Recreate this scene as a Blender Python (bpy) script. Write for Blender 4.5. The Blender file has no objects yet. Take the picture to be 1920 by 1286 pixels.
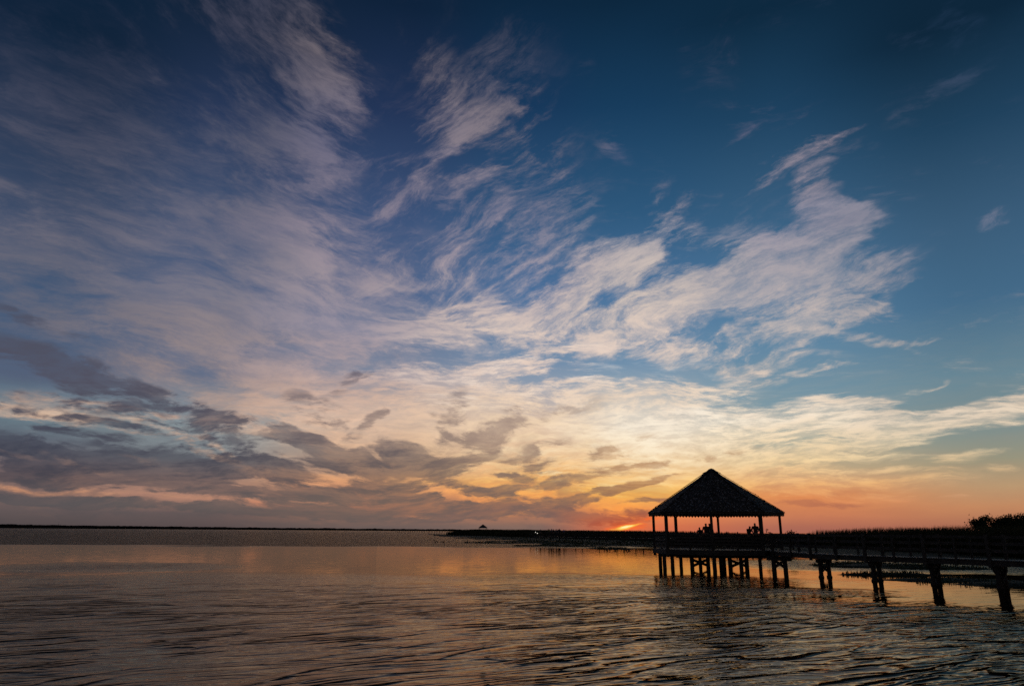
import bpy, bmesh, math, random
from mathutils import Vector, Matrix, noise as mn
R_ = math.radians
random.seed(7)
sc = bpy.context.scene
C = sc.collection

# ------------------------------------------------------------------ camera
H = 2.4                       # eye height above the water
F = 1280.0                    # focal length in photo pixels (24 mm on a 36 mm frame)
PITCH = math.atan((995.0 - 643) / F)
ROLL = 0.0068
cam_d = bpy.data.cameras.new('camera'); cam = bpy.data.objects.new('camera', cam_d); C.objects.link(cam)
cam_d.sensor_width = 36; cam_d.lens = 36 * F / 1920; cam_d.clip_start = 0.1; cam_d.clip_end = 20000
fwd = Vector((0, math.cos(PITCH), math.sin(PITCH)))
right0 = Vector((1, 0, 0)); up0 = right0.cross(fwd)
# roll: horizon falls to the right in the picture
right = right0 * math.cos(ROLL) + up0 * math.sin(ROLL)
up = up0 * math.cos(ROLL) - right0 * math.sin(ROLL)
Mx = Matrix((right, up, -fwd)).transposed().to_4x4(); Mx.translation = Vector((0, 0, H))
cam.matrix_world = Mx
sc.camera = cam

def ray(px, py):
    return (right * ((px - 960) / F) + up * ((643 - py) / F) + fwd).normalized()
def at(px, py, z=0.0):                  # point of the level plane z seen at that place of the photo
    d = ray(px, py); t = (z - H) / d.z
    return Vector((0, 0, H)) + d * t
def bearing(px, Y, z=0.0, py=992):      # point at forward distance Y on the bearing of a column
    d = ray(px, py); return Vector((d.x / d.y * Y, Y, z))
def proj(p):
    v = Vector(p) - Vector((0, 0, H)); zc = v.dot(fwd)
    return (960 + F * v.dot(right) / zc, 643 - F * v.dot(up) / zc)

def lin(c):
    return tuple(((v / 255 / 12.92) if v / 255 <= 0.04045 else ((v / 255 + 0.055) / 1.055) ** 2.4) for v in c) + (1.0,)

# ------------------------------------------------------------------ node helper
class NT:
    def __init__(s, tree):
        s.t = tree; tree.nodes.clear()
    def n(s, kind, **kw):
        nd = s.t.nodes.new(kind)
        for k, v in kw.items(): setattr(nd, k, v)
        return nd
    def put(s, sock, v):
        if isinstance(v, bpy.types.NodeSocket): s.t.links.new(v, sock)
        else: sock.default_value = v
    def m(s, op, a, b=None, c=None, clamp=False):
        nd = s.n('ShaderNodeMath', operation=op, use_clamp=clamp)
        for i, v in enumerate((a, b, c)):
            if v is not None: s.put(nd.inputs[i], v)
        return nd.outputs[0]
    def vm(s, op, a, b=None, scale=None):
        nd = s.n('ShaderNodeVectorMath', operation=op)
        s.put(nd.inputs[0], a)
        if b is not None: s.put(nd.inputs[1], b)
        if scale is not None: s.put(nd.inputs['Scale'], scale)
        return nd.outputs['Value'] if op in ('DOT_PRODUCT', 'LENGTH') else nd.outputs[0]
    def noise(s, vec, scale, detail=4, rough=0.5, dist=0.0, color=False, lac=2.0):
        nd = s.n('ShaderNodeTexNoise', noise_dimensions='3D')
        s.put(nd.inputs['Vector'], vec); s.put(nd.inputs['Scale'], scale); s.put(nd.inputs['Detail'], detail)
        s.put(nd.inputs['Roughness'], rough); s.put(nd.inputs['Distortion'], dist); s.put(nd.inputs['Lacunarity'], lac)
        return nd.outputs[1] if color else nd.outputs[0]
    def ss(s, v, lo, hi, a=0.0, b=1.0):
        nd = s.n('ShaderNodeMapRange', interpolation_type='SMOOTHSTEP')
        for i, q in enumerate((v, lo, hi, a, b)): s.put(nd.inputs[i], q)
        return nd.outputs[0]
    def lr(s, v, lo, hi, a=0.0, b=1.0):
        nd = s.n('ShaderNodeMapRange', clamp=True)
        for i, q in enumerate((v, lo, hi, a, b)): s.put(nd.inputs[i], q)
        return nd.outputs[0]
    def mapping(s, vec, loc=(0, 0, 0), rot=(0, 0, 0), scale=(1, 1, 1), kind='TEXTURE'):
        nd = s.n('ShaderNodeMapping', vector_type=kind)
        s.put(nd.inputs[0], vec); s.put(nd.inputs[1], loc); s.put(nd.inputs[2], rot); s.put(nd.inputs[3], scale)
        return nd.outputs[0]
    def mix(s, f, a, b):
        nd = s.n('ShaderNodeMix', data_type='RGBA')
        s.put(nd.inputs[0], f); s.put(nd.inputs[6], a); s.put(nd.inputs[7], b)
        return nd.outputs[2]
    def ramp(s, f, stops, interp='LINEAR'):
        nd = s.n('ShaderNodeValToRGB'); cr = nd.color_ramp; cr.interpolation = interp
        stops = sorted(stops)
        cr.elements[0].position = stops[0][0]; cr.elements[0].color = stops[0][1]
        cr.elements[1].position = stops[-1][0]; cr.elements[1].color = stops[-1][1]
        for p, c in stops[1:-1]:
            e = cr.elements.new(p); e.color = c
        s.put(nd.inputs[0], f); return nd.outputs[0]

# ------------------------------------------------------------------ sky (world, keyed to directions)
world = bpy.data.worlds.new('World'); sc.world = world; world.use_nodes = True
W = NT(world.node_tree)
D = W.vm('NORMALIZE', W.n('ShaderNodeTexCoord').outputs['Generated'])
sep = W.n('ShaderNodeSeparateXYZ'); W.put(sep.inputs[0], D)
dx, dy, dz = sep.outputs
az = W.m('ARCTAN2', dx, dy)

# gentle large and small wandering of the cloud field
SQ = W.mapping(D, scale=(1, 1, 0.45))
wa = W.vm('SUBTRACT', W.noise(SQ, 2.6, 2, 0.5, color=True), (0.5, 0.5, 0.5))
wb = W.vm('SUBTRACT', W.noise(SQ, 9.0, 4, 0.6, color=True), (0.5, 0.5, 0.5))
sq2 = (1.0, 1.0, 0.55)
wsum = W.vm('ADD', W.vm('SCALE', wa, scale=0.10), W.vm('SCALE', wb, scale=0.085))
DW = W.vm('ADD', D, W.vm('MULTIPLY', wsum, sq2))
wsum2 = W.vm('ADD', W.vm('SCALE', wa, scale=0.16), W.vm('SCALE', wb, scale=0.035))
DN = W.vm('ADD', D, W.vm('MULTIPLY', wsum2, sq2))

def frame_of(cx, cy, ang, r=40.0):
    c = ray(cx, cy); a = math.radians(ang)
    u = ray(cx + r * math.cos(a), cy - r * math.sin(a)) - c
    u = (u - c * u.dot(c)); su = u.length / r; u.normalize()
    v = c.cross(u)
    return c, Matrix((u, v, c)).transposed(), su

def blobs(lst, vec, grow=1.0):
    acc = 0.0
    for (cx, cy, rx, ry, ang, amp) in lst:
        c, M, k = frame_of(cx, cy, ang)
        mp = W.mapping(vec, tuple(c), tuple(M.to_euler()), (rx * k * grow, ry * k * grow, 0.5))
        g = W.n('ShaderNodeTexGradient', gradient_type='SPHERICAL'); W.put(g.inputs[0], mp)
        acc = W.m('MULTIPLY_ADD', g.outputs['Fac'], amp * 1.25, acc)
    return acc

def streaks(cx, cy, ang, aspect, scale, detail=8, rough=0.62, vec=None, dist=0.0):
    c, M, k = frame_of(cx, cy, ang)
    mp = W.mapping(vec or DN, tuple(c), tuple(M.to_euler()), (aspect, 1, 1))
    return W.noise(mp, scale, detail, rough, dist)

def columns(cols, zsock, azsock):
    out = None; prev = None
    for x, samples in cols:
        stops = [(max(0.0, ray(x, y).z), lin(c)) for y, c in samples]
        col = W.ramp(zsock, stops)
        a = math.atan2(ray(x, 900).x, ray(x, 900).y)
        if out is None: out = col
        else:
            out = W.mix(W.ss(azsock, prev, a), out, col)
        prev = a
    return out

BASE = [
 (0,    [(0,(14,34,56)),(200,(38,54,80)),(400,(60,76,104)),(550,(66,88,118)),(700,(84,98,122)),(765,(112,136,146)),(820,(98,106,118)),(900,(140,112,104)),(955,(98,86,86)),(988,(80,72,73))]),
 (350,  [(0,(20,36,58)),(200,(40,56,88)),(400,(64,82,114)),(550,(72,92,126)),(700,(98,110,134)),(800,(140,152,156)),(860,(128,134,138)),(900,(180,140,120)),(930,(190,138,115)),(960,(102,88,87)),(988,(88,76,76))]),
 (700,  [(0,(15,34,58)),(200,(34,52,86)),(400,(60,82,120)),(550,(82,102,138)),(700,(124,134,155)),(780,(196,176,162)),(850,(208,175,148)),(900,(218,160,118)),(950,(176,124,98)),(988,(108,92,88))]),
 (1000, [(0,(13,38,62)),(200,(24,56,90)),(400,(48,86,124)),(550,(74,110,152)),(650,(96,130,164)),(720,(140,155,174)),(800,(214,186,166)),(870,(232,178,126)),(920,(238,152,86)),(960,(192,126,92)),(988,(130,104,94))]),
 (1180, [(0,(13,39,62)),(200,(24,60,92)),(400,(46,88,124)),(550,(74,114,154)),(680,(110,142,170)),(760,(165,178,184)),(830,(226,202,176)),(880,(246,190,118)),(930,(254,180,86)),(965,(242,142,82)),(988,(214,112,74))]),
 (1500, [(0,(14,41,63)),(200,(30,66,96)),(400,(56,95,128)),(550,(77,119,154)),(650,(95,134,162)),(760,(122,150,162)),(830,(150,160,150)),(880,(192,168,132)),(930,(225,142,86)),(970,(198,122,88)),(990,(170,104,86))]),
 (1900, [(0,(14,38,58)),(200,(32,65,92)),(400,(58,92,121)),(550,(68,106,136)),(700,(104,134,148)),(800,(126,142,140)),(860,(152,148,125)),(910,(186,152,114)),(950,(194,136,96)),(988,(168,108,84))]),
]
LIT = [
 (0,    [(0,(42,50,72)),(200,(74,77,96)),(400,(108,106,120)),(550,(108,107,120)),(700,(124,115,120)),(775,(216,182,156)),(850,(178,150,138)),(915,(215,152,114)),(950,(130,104,94)),(988,(84,74,75))]),
 (350,  [(0,(66,68,86)),(200,(84,86,104)),(400,(110,109,126)),(550,(128,124,136)),(680,(164,144,138)),(780,(196,164,146)),(850,(220,184,156)),(900,(215,166,138)),(930,(198,144,116)),(988,(98,82,81))]),
 (600,  [(0,(96,92,104)),(110,(132,120,124)),(250,(108,106,128)),(430,(150,138,150)),(520,(158,146,154)),(620,(158,148,160)),(720,(200,170,158)),(800,(230,194,168)),(860,(242,192,150)),(900,(248,178,125)),(945,(236,146,104)),(988,(120,96,90))]),
 (1000, [(0,(56,60,80)),(150,(92,92,110)),(280,(152,138,142)),(400,(138,132,150)),(500,(186,170,174)),(600,(220,200,188)),(700,(232,208,192)),(780,(242,214,182)),(850,(252,220,176)),(900,(255,192,104)),(950,(253,160,84)),(988,(150,112,92))]),
 (1200, [(0,(50,60,82)),(300,(80,92,122)),(450,(178,170,174)),(550,(218,200,186)),(650,(228,206,192)),(740,(238,214,190)),(800,(255,243,222)),(870,(255,230,186)),(920,(255,200,100)),(955,(254,154,70)),(988,(235,112,62))]),
 (1500, [(60,(54,64,88)),(230,(98,100,124)),(300,(152,140,150)),(400,(152,147,162)),(500,(178,169,172)),(600,(202,187,180)),(700,(222,202,186)),(790,(248,228,202)),(860,(246,215,165)),(910,(245,185,118)),(950,(234,146,92)),(988,(190,112,86))]),
 (1900, [(100,(40,62,90)),(430,(116,124,146)),(700,(198,182,168)),(780,(236,214,188)),(830,(226,206,170)),(880,(212,182,140)),(950,(195,135,98)),(988,(170,100,82))]),
]
DARK = [
 (0,    [(500,(78,84,104)),(600,(78,80,96)),(700,(80,78,92)),(850,(60,64,78)),(890,(66,65,75)),(940,(86,83,86)),(988,(78,71,73))]),
 (350,  [(500,(84,92,114)),(600,(86,90,106)),(740,(82,80,93)),(850,(70,70,82)),(900,(78,75,82)),(940,(92,87,87)),(988,(86,76,77))]),
 (700,  [(600,(112,114,130)),(700,(112,104,114)),(790,(150,130,122)),(850,(94,87,92)),(900,(90,84,86)),(940,(104,93,88)),(988,(104,90,86))]),
 (1000, [(700,(160,150,150)),(760,(166,146,136)),(830,(164,138,122)),(870,(140,116,102)),(930,(114,97,90)),(960,(112,94,90)),(988,(118,96,90))]),
 (1200, [(700,(180,172,165)),(780,(196,174,152)),(850,(196,156,118)),(900,(168,120,86)),(945,(128,96,84)),(988,(190,74,40))]),
 (1500, [(800,(190,175,150)),(850,(200,170,135)),(920,(196,124,86)),(988,(160,92,78))]),
 (1900, [(800,(150,145,135)),(900,(172,140,110)),(988,(158,98,80))]),
]
jit = W.m('MULTIPLY', W.m('SUBTRACT', W.noise(W.mapping(DN, scale=(1, 1, 0.35)), 7.0, 4, 0.55), 0.5), 0.10)
zj = W.m('ADD', dz, W.m('MULTIPLY', jit, W.lr(dz, 0.0, 0.3, 0.12, 1.0)))
azj = W.m('ADD', az, W.m('MULTIPLY', jit, 1.5))
base = columns(BASE, dz, az)
lit = columns(LIT, zj, azj)
dark = columns(DARK, zj, azj)

A = [(545,230,100,330,8,.45),(515,470,110,150,0,.45),(515,430,70,60,0,.5),(120,120,260,90,-25,.3),(330,150,200,80,-30,.3),(60,60,160,50,-15,.2),(470,40,190,60,-20,.55),(545,95,170,60,-45,.8),(610,95,130,45,-72,.65),(470,105,110,35,-15,.5),(605,150,80,40,-55,.7),
     (500,250,170,75,-48,.75),(520,270,90,40,-20,.4),(580,330,130,50,-45,.4),(515,430,120,70,-10,.85),(470,500,120,70,10,.75),(540,470,70,60,-30,.5),
     (330,390,70,60,0,.35),(250,30,120,50,-30,.35),(185,75,80,45,-30,.3),(340,20,160,40,-10,.4),(430,400,300,260,-50,.22),(650,220,60,120,-20,.25)]
B = [(870,300,170,300,-8,.3),(720,480,200,120,10,.25),(1000,560,160,80,10,.3),(830,275,150,36,38,.6),(880,235,80,18,35,.3),(925,250,110,24,28,.55),(815,215,90,22,60,.65),(905,170,50,26,50,.7),(940,160,60,10,-5,.5),(890,335,150,26,16,.85),(920,300,80,30,40,.4),
     (740,280,110,35,22,.55),(790,375,130,24,14,.6),(930,410,140,40,30,.55),(1010,470,120,60,48,.9),(960,500,160,55,30,.7),(850,480,120,40,15,.45),
     (935,110,80,45,35,.3),(785,110,40,90,10,.25),(760,540,110,24,5,.75),(745,525,60,20,0,.4),(1030,310,90,50,-35,.22),(870,330,330,200,20,.22),(1060,260,60,30,-20,.15),(1040,400,60,70,20,.4)]
Cc = [(1150,560,330,120,15,.35),(1545,270,90,20,22,.9),(1505,295,80,26,38,.9),(1460,325,80,20,38,.5),(1545,330,50,40,60,.7),(1555,395,60,60,0,.9),(1590,430,60,60,-60,.7),(1500,470,170,60,25,.95),
      (1565,520,120,80,20,1.0),(1500,540,200,80,20,1.0),(1400,520,190,55,22,1.05),(1310,560,170,60,20,1.0),(1180,510,170,50,32,.9),(1130,490,80,50,40,.6),(1090,570,170,42,28,1.0),
      (1190,600,200,60,18,1.0),(1250,650,120,50,0,.8),(1480,620,170,42,15,.85),(1555,590,130,50,10,.7),(1250,415,90,18,40,.7),(1230,380,60,26,60,.3),(1430,678,120,22,8,1.0),(1420,705,80,12,6,.6),
      (1590,628,150,16,-12,.7),(1560,680,60,12,4,.7),(1520,683,60,12,4,.5),(1690,502,45,14,18,.5),(1690,630,50,8,8,.8),(1640,560,60,24,15,.5),(1640,640,50,8,10,.5),
      (1390,250,80,26,48,.3),(1370,80,90,40,60,.32),(1490,215,80,30,25,.3),(1845,428,50,20,22,.55),(1712,722,50,10,18,.7),(1742,716,18,8,50,.5),(1310,655,14,8,0,.8),(1330,520,330,150,20,.2)]
Dv = [(200,300,460,280,-15,.38),(250,520,460,180,-15,.4),(560,560,300,160,-5,.3),(80,420,240,70,-8,.5),(220,530,240,34,-18,.6),(350,585,200,34,-22,.75),(90,215,200,50,-12,.35),(250,250,260,110,-30,.2),(330,430,150,60,-12,.4),(60,345,150,30,-12,.4),(60,270,160,30,-12,.3),
      (450,680,160,40,-25,.6),(520,700,80,30,15,.5),(110,590,200,40,-28,.45),(250,680,250,40,-22,.5),(700,590,320,90,-2,.6),(650,470,160,100,0,.3),(300,600,600,240,-18,.2),(500,620,260,110,-5,.45),
      (480,760,150,40,0,.7),(100,750,220,24,-5,.35),(360,720,180,30,-15,.35),(40,560,140,20,-20,.3)]
E = [(700,905,160,30,0,.5),(850,900,200,30,0,.6),(850,605,170,50,4,.85),(975,605,90,34,-20,.8),(760,640,160,40,0,.6),(960,690,150,18,3,.7),(900,735,160,50,20,1.0),(1075,655,110,12,2,.9),(1000,680,50,9,-5,1.0),(1085,716,60,10,3,1.2),(900,705,120,12,2,.7),
     (880,800,420,120,0,.9),(1150,810,420,100,0,.95),(1320,795,330,70,2,1.1),(1240,735,180,36,3,.7),(1560,785,120,42,8,1.0),(1530,740,60,14,12,.7),(1570,745,50,9,4,.8),(1200,760,150,30,4,.5),
     (1720,790,150,30,6,1.0),(1830,785,220,34,14,1.1),(1900,750,140,40,18,1.0),(1695,828,60,14,-4,.7),(1590,862,170,9,0,1.0),(1500,855,60,10,4,.6),(1630,885,170,9,1,.9),(1480,880,200,12,0,.6),(1810,860,80,14,8,.7),(1870,885,150,10,0,.5),
     (1480,905,260,18,-2,.7),(1560,930,200,12,-3,.6),(1610,942,70,6,-6,.6),(1790,934,30,5,0,.5),(1430,850,230,34,0,.9),(1400,900,200,50,0,.7),(1800,900,160,10,0,.3),
     (720,740,260,60,0,.8),(600,780,160,50,-8,.9),(480,760,90,26,0,.7),(250,770,300,22,-8,.9),(80,768,160,18,-7,1.0),(200,795,240,16,-8,1.0),(330,802,110,9,-14,1.0),(420,850,130,10,-22,1.0),(440,838,60,8,-30,.7),
     (330,930,360,9,-3,1.0),(60,915,110,9,-4,1.0),(210,880,130,7,-16,.8),(40,852,90,6,-8,.7),(550,895,110,20,-5,1.0),(640,900,80,16,-6,.9),(690,850,120,30,-25,.9),
     (900,870,330,70,0,.8),(1050,910,300,50,4,.9),(1200,900,260,60,4,.95),(750,945,80,12,-5,1.0),(690,940,50,10,0,.9),(620,935,90,8,-10,.7),(830,955,110,10,5,.9),(950,962,120,8,3,1.0),(780,965,80,7,-5,.8),(1000,950,80,6,8,.8),(1080,970,60,4,0,.6),
     (1180,965,60,30,0,.9),(470,915,160,8,-10,.6),(300,860,120,14,-18,.5)]
Fd = [(1050,905,70,9,10,.7),(960,890,60,9,-8,.6),(1110,925,70,7,12,.6),(1240,865,120,9,6,.45),(1500,880,150,9,4,.35),(1380,845,140,10,5,.35),(200,715,300,30,-19,.55),(260,740,150,30,-10,.6),(90,690,170,24,-22,.4),(560,830,60,12,-20,.6),(730,905,60,14,10,.6),(860,905,60,10,-10,.6),(905,955,50,10,10,.7),(60,600,160,24,-24,.4),(110,800,170,12,-6,.5),(150,780,240,10,-8,.4),(60,850,200,30,-10,1.4),(210,868,260,26,-12,1.4),(80,890,200,22,-3,1.2),
      (330,897,260,20,-6,1.3),(330,870,100,24,-15,.8),(60,745,200,14,-8,.4),(300,785,180,9,-16,.6),(420,805,160,10,-16,.6),(520,805,160,20,-12,.9),(620,835,110,18,-24,.9),(420,872,190,30,-10,1.15),(530,850,120,24,-10,.8),(555,880,80,22,-10,.8),(650,870,80,26,-28,1.0),
      (560,925,300,18,-3,.7),(250,944,470,12,-3,1.3),(640,950,300,12,0,.9),(60,935,160,10,0,1.0),
      (690,700,80,20,30,.45),(600,765,70,26,-30,.45),(690,792,50,14,45,.75),(840,765,36,50,-15,.42),(830,790,60,24,60,.4),(880,830,110,34,42,.6),(755,845,70,24,-28,.9),(820,872,90,24,-24,1.05),(770,870,60,16,-10,.6),
      (620,918,90,14,4,1.1),(710,922,90,22,-12,1.1),(800,932,80,20,-5,1.0),(870,945,110,14,6,1.0),(740,962,260,12,0,.9),(930,914,110,7,3,1.0),(960,925,90,9,-8,.7),(1010,944,130,11,4,1.0),(1050,955,80,9,-8,.8),(930,965,200,8,3,.5),
      (1120,966,100,15,0,1.2),(1180,955,60,12,-10,.8),(1100,895,80,10,8,.8),(1150,925,90,7,18,.9),(1185,907,110,6,12,.7),(1200,872,90,8,4,.6),(1190,941,80,5,4,.8),(980,850,70,14,20,.4),(1000,875,60,8,0,.4),(1110,850,130,16,14,.4),(1010,775,150,14,12,.45),(960,785,90,16,10,.4),
      (1530,925,120,10,-3,.4),(1550,948,90,7,0,.5),(1420,945,200,10,0,.35),(1640,925,60,9,0,.2)]

nA = streaks(500, 250, -38, 2.6, 26, rough=0.64, vec=DN)
nB = streaks(850, 280, 36, 3.4, 30, rough=0.66, vec=DN)
nC = streaks(1400, 520, 27, 3.6, 32, rough=0.66, vec=DN)
nD = streaks(200, 500, -14, 4.5, 26, rough=0.62, vec=DN)
nE = W.noise(W.mapping(DN, rot=(0, R_(2), 0), scale=(1, 1, 0.24)), 11.0, 9, 0.62)
nF = W.noise(W.mapping(DN, loc=(5, 2, 7), rot=(0, R_(3), 0), scale=(1, 1, 0.30)), 12.0, 9, 0.6)
clump = W.noise(W.mapping(DN, loc=(2, 3, 9), scale=(1, 1, 0.6)), 11.0, 3, 0.5)
def contrast(n, lo=0.36, hi=0.64): return W.ss(n, lo, hi)
fA = contrast(streaks(500, 260, -30, 4.2, 36, 8, 0.74, vec=DN), .34, .66)
fB = contrast(streaks(850, 280, 36, 4.8, 40, 8, 0.74, vec=DN), .34, .66)
fC = contrast(streaks(1400, 520, 24, 5.0, 44, 8, 0.74, vec=DN), .34, .66)
fD = contrast(streaks(300, 560, -12, 5.5, 40, 8, 0.72, vec=DN), .34, .66)
fE = contrast(W.noise(W.mapping(DN, loc=(1, 8, 3), scale=(1, 1, 0.17)), 26.0, 7, 0.68))
fF = contrast(W.noise(W.mapping(DN, loc=(7, 2, 3), rot=(0, R_(-4), 0), scale=(1, 1, 0.22)), 17.0, 6, 0.66), .34, .66)

def cover(mask, n, gain=4.0, lo=0.0, hi=1.3, cl=1.4, fine=None, k=0.45):
    a = W.m('MULTIPLY_ADD', W.m('SUBTRACT', n, 0.5), gain, mask)
    if cl: a = W.m('MULTIPLY_ADD', W.m('SUBTRACT', clump, 0.5), cl, a)
    if fine is not None: a = W.m('MULTIPLY_ADD', W.m('SUBTRACT', fine, 0.5), 0.55, a)
    g = W.ss(mask, 0.0, 0.45)            # nothing outside the cloud's own reach
    d = W.m('MULTIPLY', W.ss(a, lo, hi), g)
    if fine is not None: d = W.m('MULTIPLY', d, W.m('MULTIPLY_ADD', fine, 1.0 - k, k))
    return d
mA = W.m('MULTIPLY', blobs(A, DW, 1.3), 0.9); mB = W.m('MULTIPLY', blobs(B, DW, 1.3), 0.68); mC = blobs(Cc, DW, 1.12); mD = blobs(Dv, DW, 1.3)
DWF = W.vm('ADD', D, W.vm('MULTIPLY', wsum, (0.9, 0.9, 0.30)))
mE = W.m('MULTIPLY_ADD', W.m('SUBTRACT', clump, 0.5), 1.2, blobs(E, DWF, 1.12)); mF = W.m('MULTIPLY', blobs(Fd, DWF, 1.2), W.lr(az, 0.0, 0.16, 1.3, .95))
# loose grey shreds drifting over the low bright part
lowband = W.m('MULTIPLY', W.ss(dz, 0.21, 0.08), W.ss(az, 0.42, 0.08))
mF = W.m('MULTIPLY_ADD', lowband, 0.24, mF)
dA = cover(mA, nA, 5.5, -0.1, 1.9, fine=fA, k=.5); dB = cover(mB, nB, 6.0, -0.1, 2.0, fine=fB, k=.42); dC = cover(mC, nC, 7.5, -0.1, 2.0, fine=fC, k=.40); dD = cover(mD, nD, 4.0, -0.2, 1.7, fine=fD, k=.55)
dE = cover(mE, nE, 5.2, -0.05, 1.5, 0.6, fine=fE, k=.45)
dF = cover(mF, nF, 7.5, 0.05, 1.15, 1.2, fine=fF, k=.62)
sky = base
for d, amt in ((dD, .9), (dA, .95), (dB, .95), (dC, .97), (dE, 1.0)):
    sky = W.mix(W.m('MULTIPLY', d, amt), sky, lit)
hi_ = W.m('MULTIPLY', W.ss(nE, 0.46, 0.66), fE)
wht = blobs([(1330, 790, 260, 60, 0, 1.0), (1240, 840, 180, 45, 0, .6), (1170, 900, 170, 40, 10, 1.0), (1080, 905, 170, 32, 0, .9), (1000, 880, 150, 28, 0, .6), (1180, 938, 90, 20, 0, .8), (1210, 950, 60, 18, 5, .6), (1085, 716, 60, 10, 3, .8), (900, 750, 140, 40, 0, .5), (1000, 700, 500, 80, 0, .3), (1100, 840, 260, 60, 0, .5), (1560, 785, 120, 36, 5, .5), (1800, 780, 200, 30, 10, .4), (300, 790, 300, 30, -8, .3)], DW)
gl = W.m('MULTIPLY', W.m('MULTIPLY', hi_, wht, clamp=True), 0.85)
sky = W.mix(gl, sky, W.ramp(dz, [(0.0, lin((255, 150, 60))), (0.05, lin((255, 208, 120))), (0.10, lin((255, 238, 205))), (0.2, lin((252, 244, 234)))]))
sky = W.mix(W.m('MULTIPLY', dF, .95), sky, dark)
# soft banding everywhere low in the sky
bnd = W.m('MULTIPLY', W.m('MULTIPLY', W.m('SUBTRACT', 1.0, fF), W.ss(dz, 0.30, 0.05)), W.ss(dz, 0.0, 0.03))
sky = W.mix(W.m('MULTIPLY', bnd, W.lr(az, 0.0, 0.22, 0.28, 0.18)), sky, dark)
# the last of the sun behind the marsh
sun_c = blobs([(1172, 988, 26, 6, 3, 1.0), (1190, 984, 24, 4, 6, .6)], DWF)
sun_w = blobs([(1190, 988, 70, 10, 4, .9), (1215, 972, 80, 12, 8, .4)], DWF)
sky = W.mix(W.m('MULTIPLY', cover(sun_w, nE, 5.0, 0.1, 1.2, 0, fE, .4), 0.9), sky, lin((252, 112, 52)))
sky = W.mix(W.ss(sun_c, 0.1, 0.9), sky, lin((255, 205, 80)))
sky = W.mix(W.ss(sun_c, 0.6, 1.3), sky, lin((255, 242, 175)))
# behind the viewer the sky is already dark
back = W.ss(W.m('MULTIPLY', dy, -1.0), -0.35, 0.35)
sky = W.mix(W.m('MULTIPLY', back, 0.9), sky, W.ramp(dz, [(0.0, lin((92, 82, 84))), (0.5, lin((40, 44, 54)))]))
bg = W.n('ShaderNodeBackground'); W.put(bg.inputs[0], sky); W.put(bg.inputs[1], 1.0)
wo = W.n('ShaderNodeOutputWorld'); W.t.links.new(bg.outputs[0], wo.inputs[0])
world.cycles.sampling_method = 'MANUAL'; world.cycles.sample_map_resolution = 512

# faint glow of the sun that has just gone under: wide soft lamp at its bearing
sdir = ray(1176, 976)
sd = bpy.data.lights.new('sun', 'SUN'); sd.energy = 0.015; sd.angle = R_(40); sd.color = (1.0, 0.42, 0.16)
so = bpy.data.objects.new('sun', sd); C.objects.link(so)
so.rotation_euler = (-Vector((sdir.x, sdir.y, 0.03))).normalized().to_track_quat('-Z', 'Y').to_euler()

sc.view_settings.view_transform = 'Standard'; sc.view_settings.look = 'None'
sc.view_settings.exposure = 0; sc.view_settings.gamma = 1
sc.render.engine = 'CYCLES'
sc.cycles.use_denoising = False
sc.cycles.use_adaptive_sampling = True; sc.cycles.adaptive_threshold = 0.01; sc.cycles.adaptive_min_samples = 8
sc.cycles.max_bounces = 6; sc.cycles.glossy_bounces = 4; sc.cycles.transparent_max_bounces = 4
sc.cycles.sample_clamp_indirect = 4.0
#GEOMETRY
# ------------------------------------------------------------------ materials
def mat(name, col, rough=0.85, var=0.35, scale=6.0, stretch=(1, 1, 1), spec=0.3, bump=0.0, col2=None):
    m = bpy.data.materials.new(name); m.use_nodes = True; N = NT(m.node_tree)
    p = N.n('ShaderNodeBsdfPrincipled'); o = N.n('ShaderNodeOutputMaterial'); m.node_tree.links.new(p.outputs[0], o.inputs[0])
    co = N.mapping(N.n('ShaderNodeTexCoord').outputs['Object'], scale=stretch, kind='POINT')
    f = N.noise(co, scale, 6, 0.6)
    c = Vector(col); c2 = Vector(col2) if col2 else c * (1 + var)
    lo = tuple(c * (1 - var)) + (1,); hi = tuple(c2) + (1,)
    N.put(p.inputs['Base Color'], N.ramp(f, [(0.3, lo), (0.55, tuple(c) + (1,)), (0.75, hi)]))
    p.inputs['Roughness'].default_value = rough; p.inputs['Specular IOR Level'].default_value = spec
    if bump:
        b = N.n('ShaderNodeBump'); b.inputs['Strength'].default_value = 0.6; b.inputs['Distance'].default_value = bump
        N.put(b.inputs['Height'], f); m.node_tree.links.new(b.outputs[0], p.inputs['Normal'])
    return m
wood = mat('weathered_wood', (0.075, 0.066, 0.056), 0.85, 0.45, 3.0, (1, 1, 1), 0.25, 0.01)
pile_m = mat('pile_wood', (0.050, 0.043, 0.036), 0.8, 0.5, 5.0, (1, 1, .15), 0.3, 0.01)
shingle_m = mat('cedar_shingles', (0.065, 0.058, 0.052), 0.9, 0.5, 7.0, (1, 1, 1), 0.2, 0.01, col2=(0.6, 0.58, 0.56))
deck_m = mat('deck_boards', (0.085, 0.076, 0.066), 0.6, 0.35, 4.0, (1, 1, 1), 0.4)
reed_m = mat('reed_leaf', (0.060, 0.062, 0.028), 0.8, 0.45, 0.4, (1, 1, 1), 0.2)
leaf_m = mat('bush_leaf', (0.040, 0.052, 0.022), 0.8, 0.4, 1.2, (1, 1, 1), 0.2)
bark_m = mat('bark', (0.06, 0.045, 0.035), 0.9, 0.3, 4)
mud_m = mat('marsh_ground', (0.030, 0.036, 0.014), 0.9, 0.5, 0.5, (1, 1, 1), 0.15, 0.03, col2=(0.075, 0.10, 0.024))
far_m = mat('far_wood', (0.030, 0.032, 0.026), 0.9, 0.3, 0.02)
feather_m = mat('dark_feathers', (0.035, 0.030, 0.026), 0.7, 0.3, 20)
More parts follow.
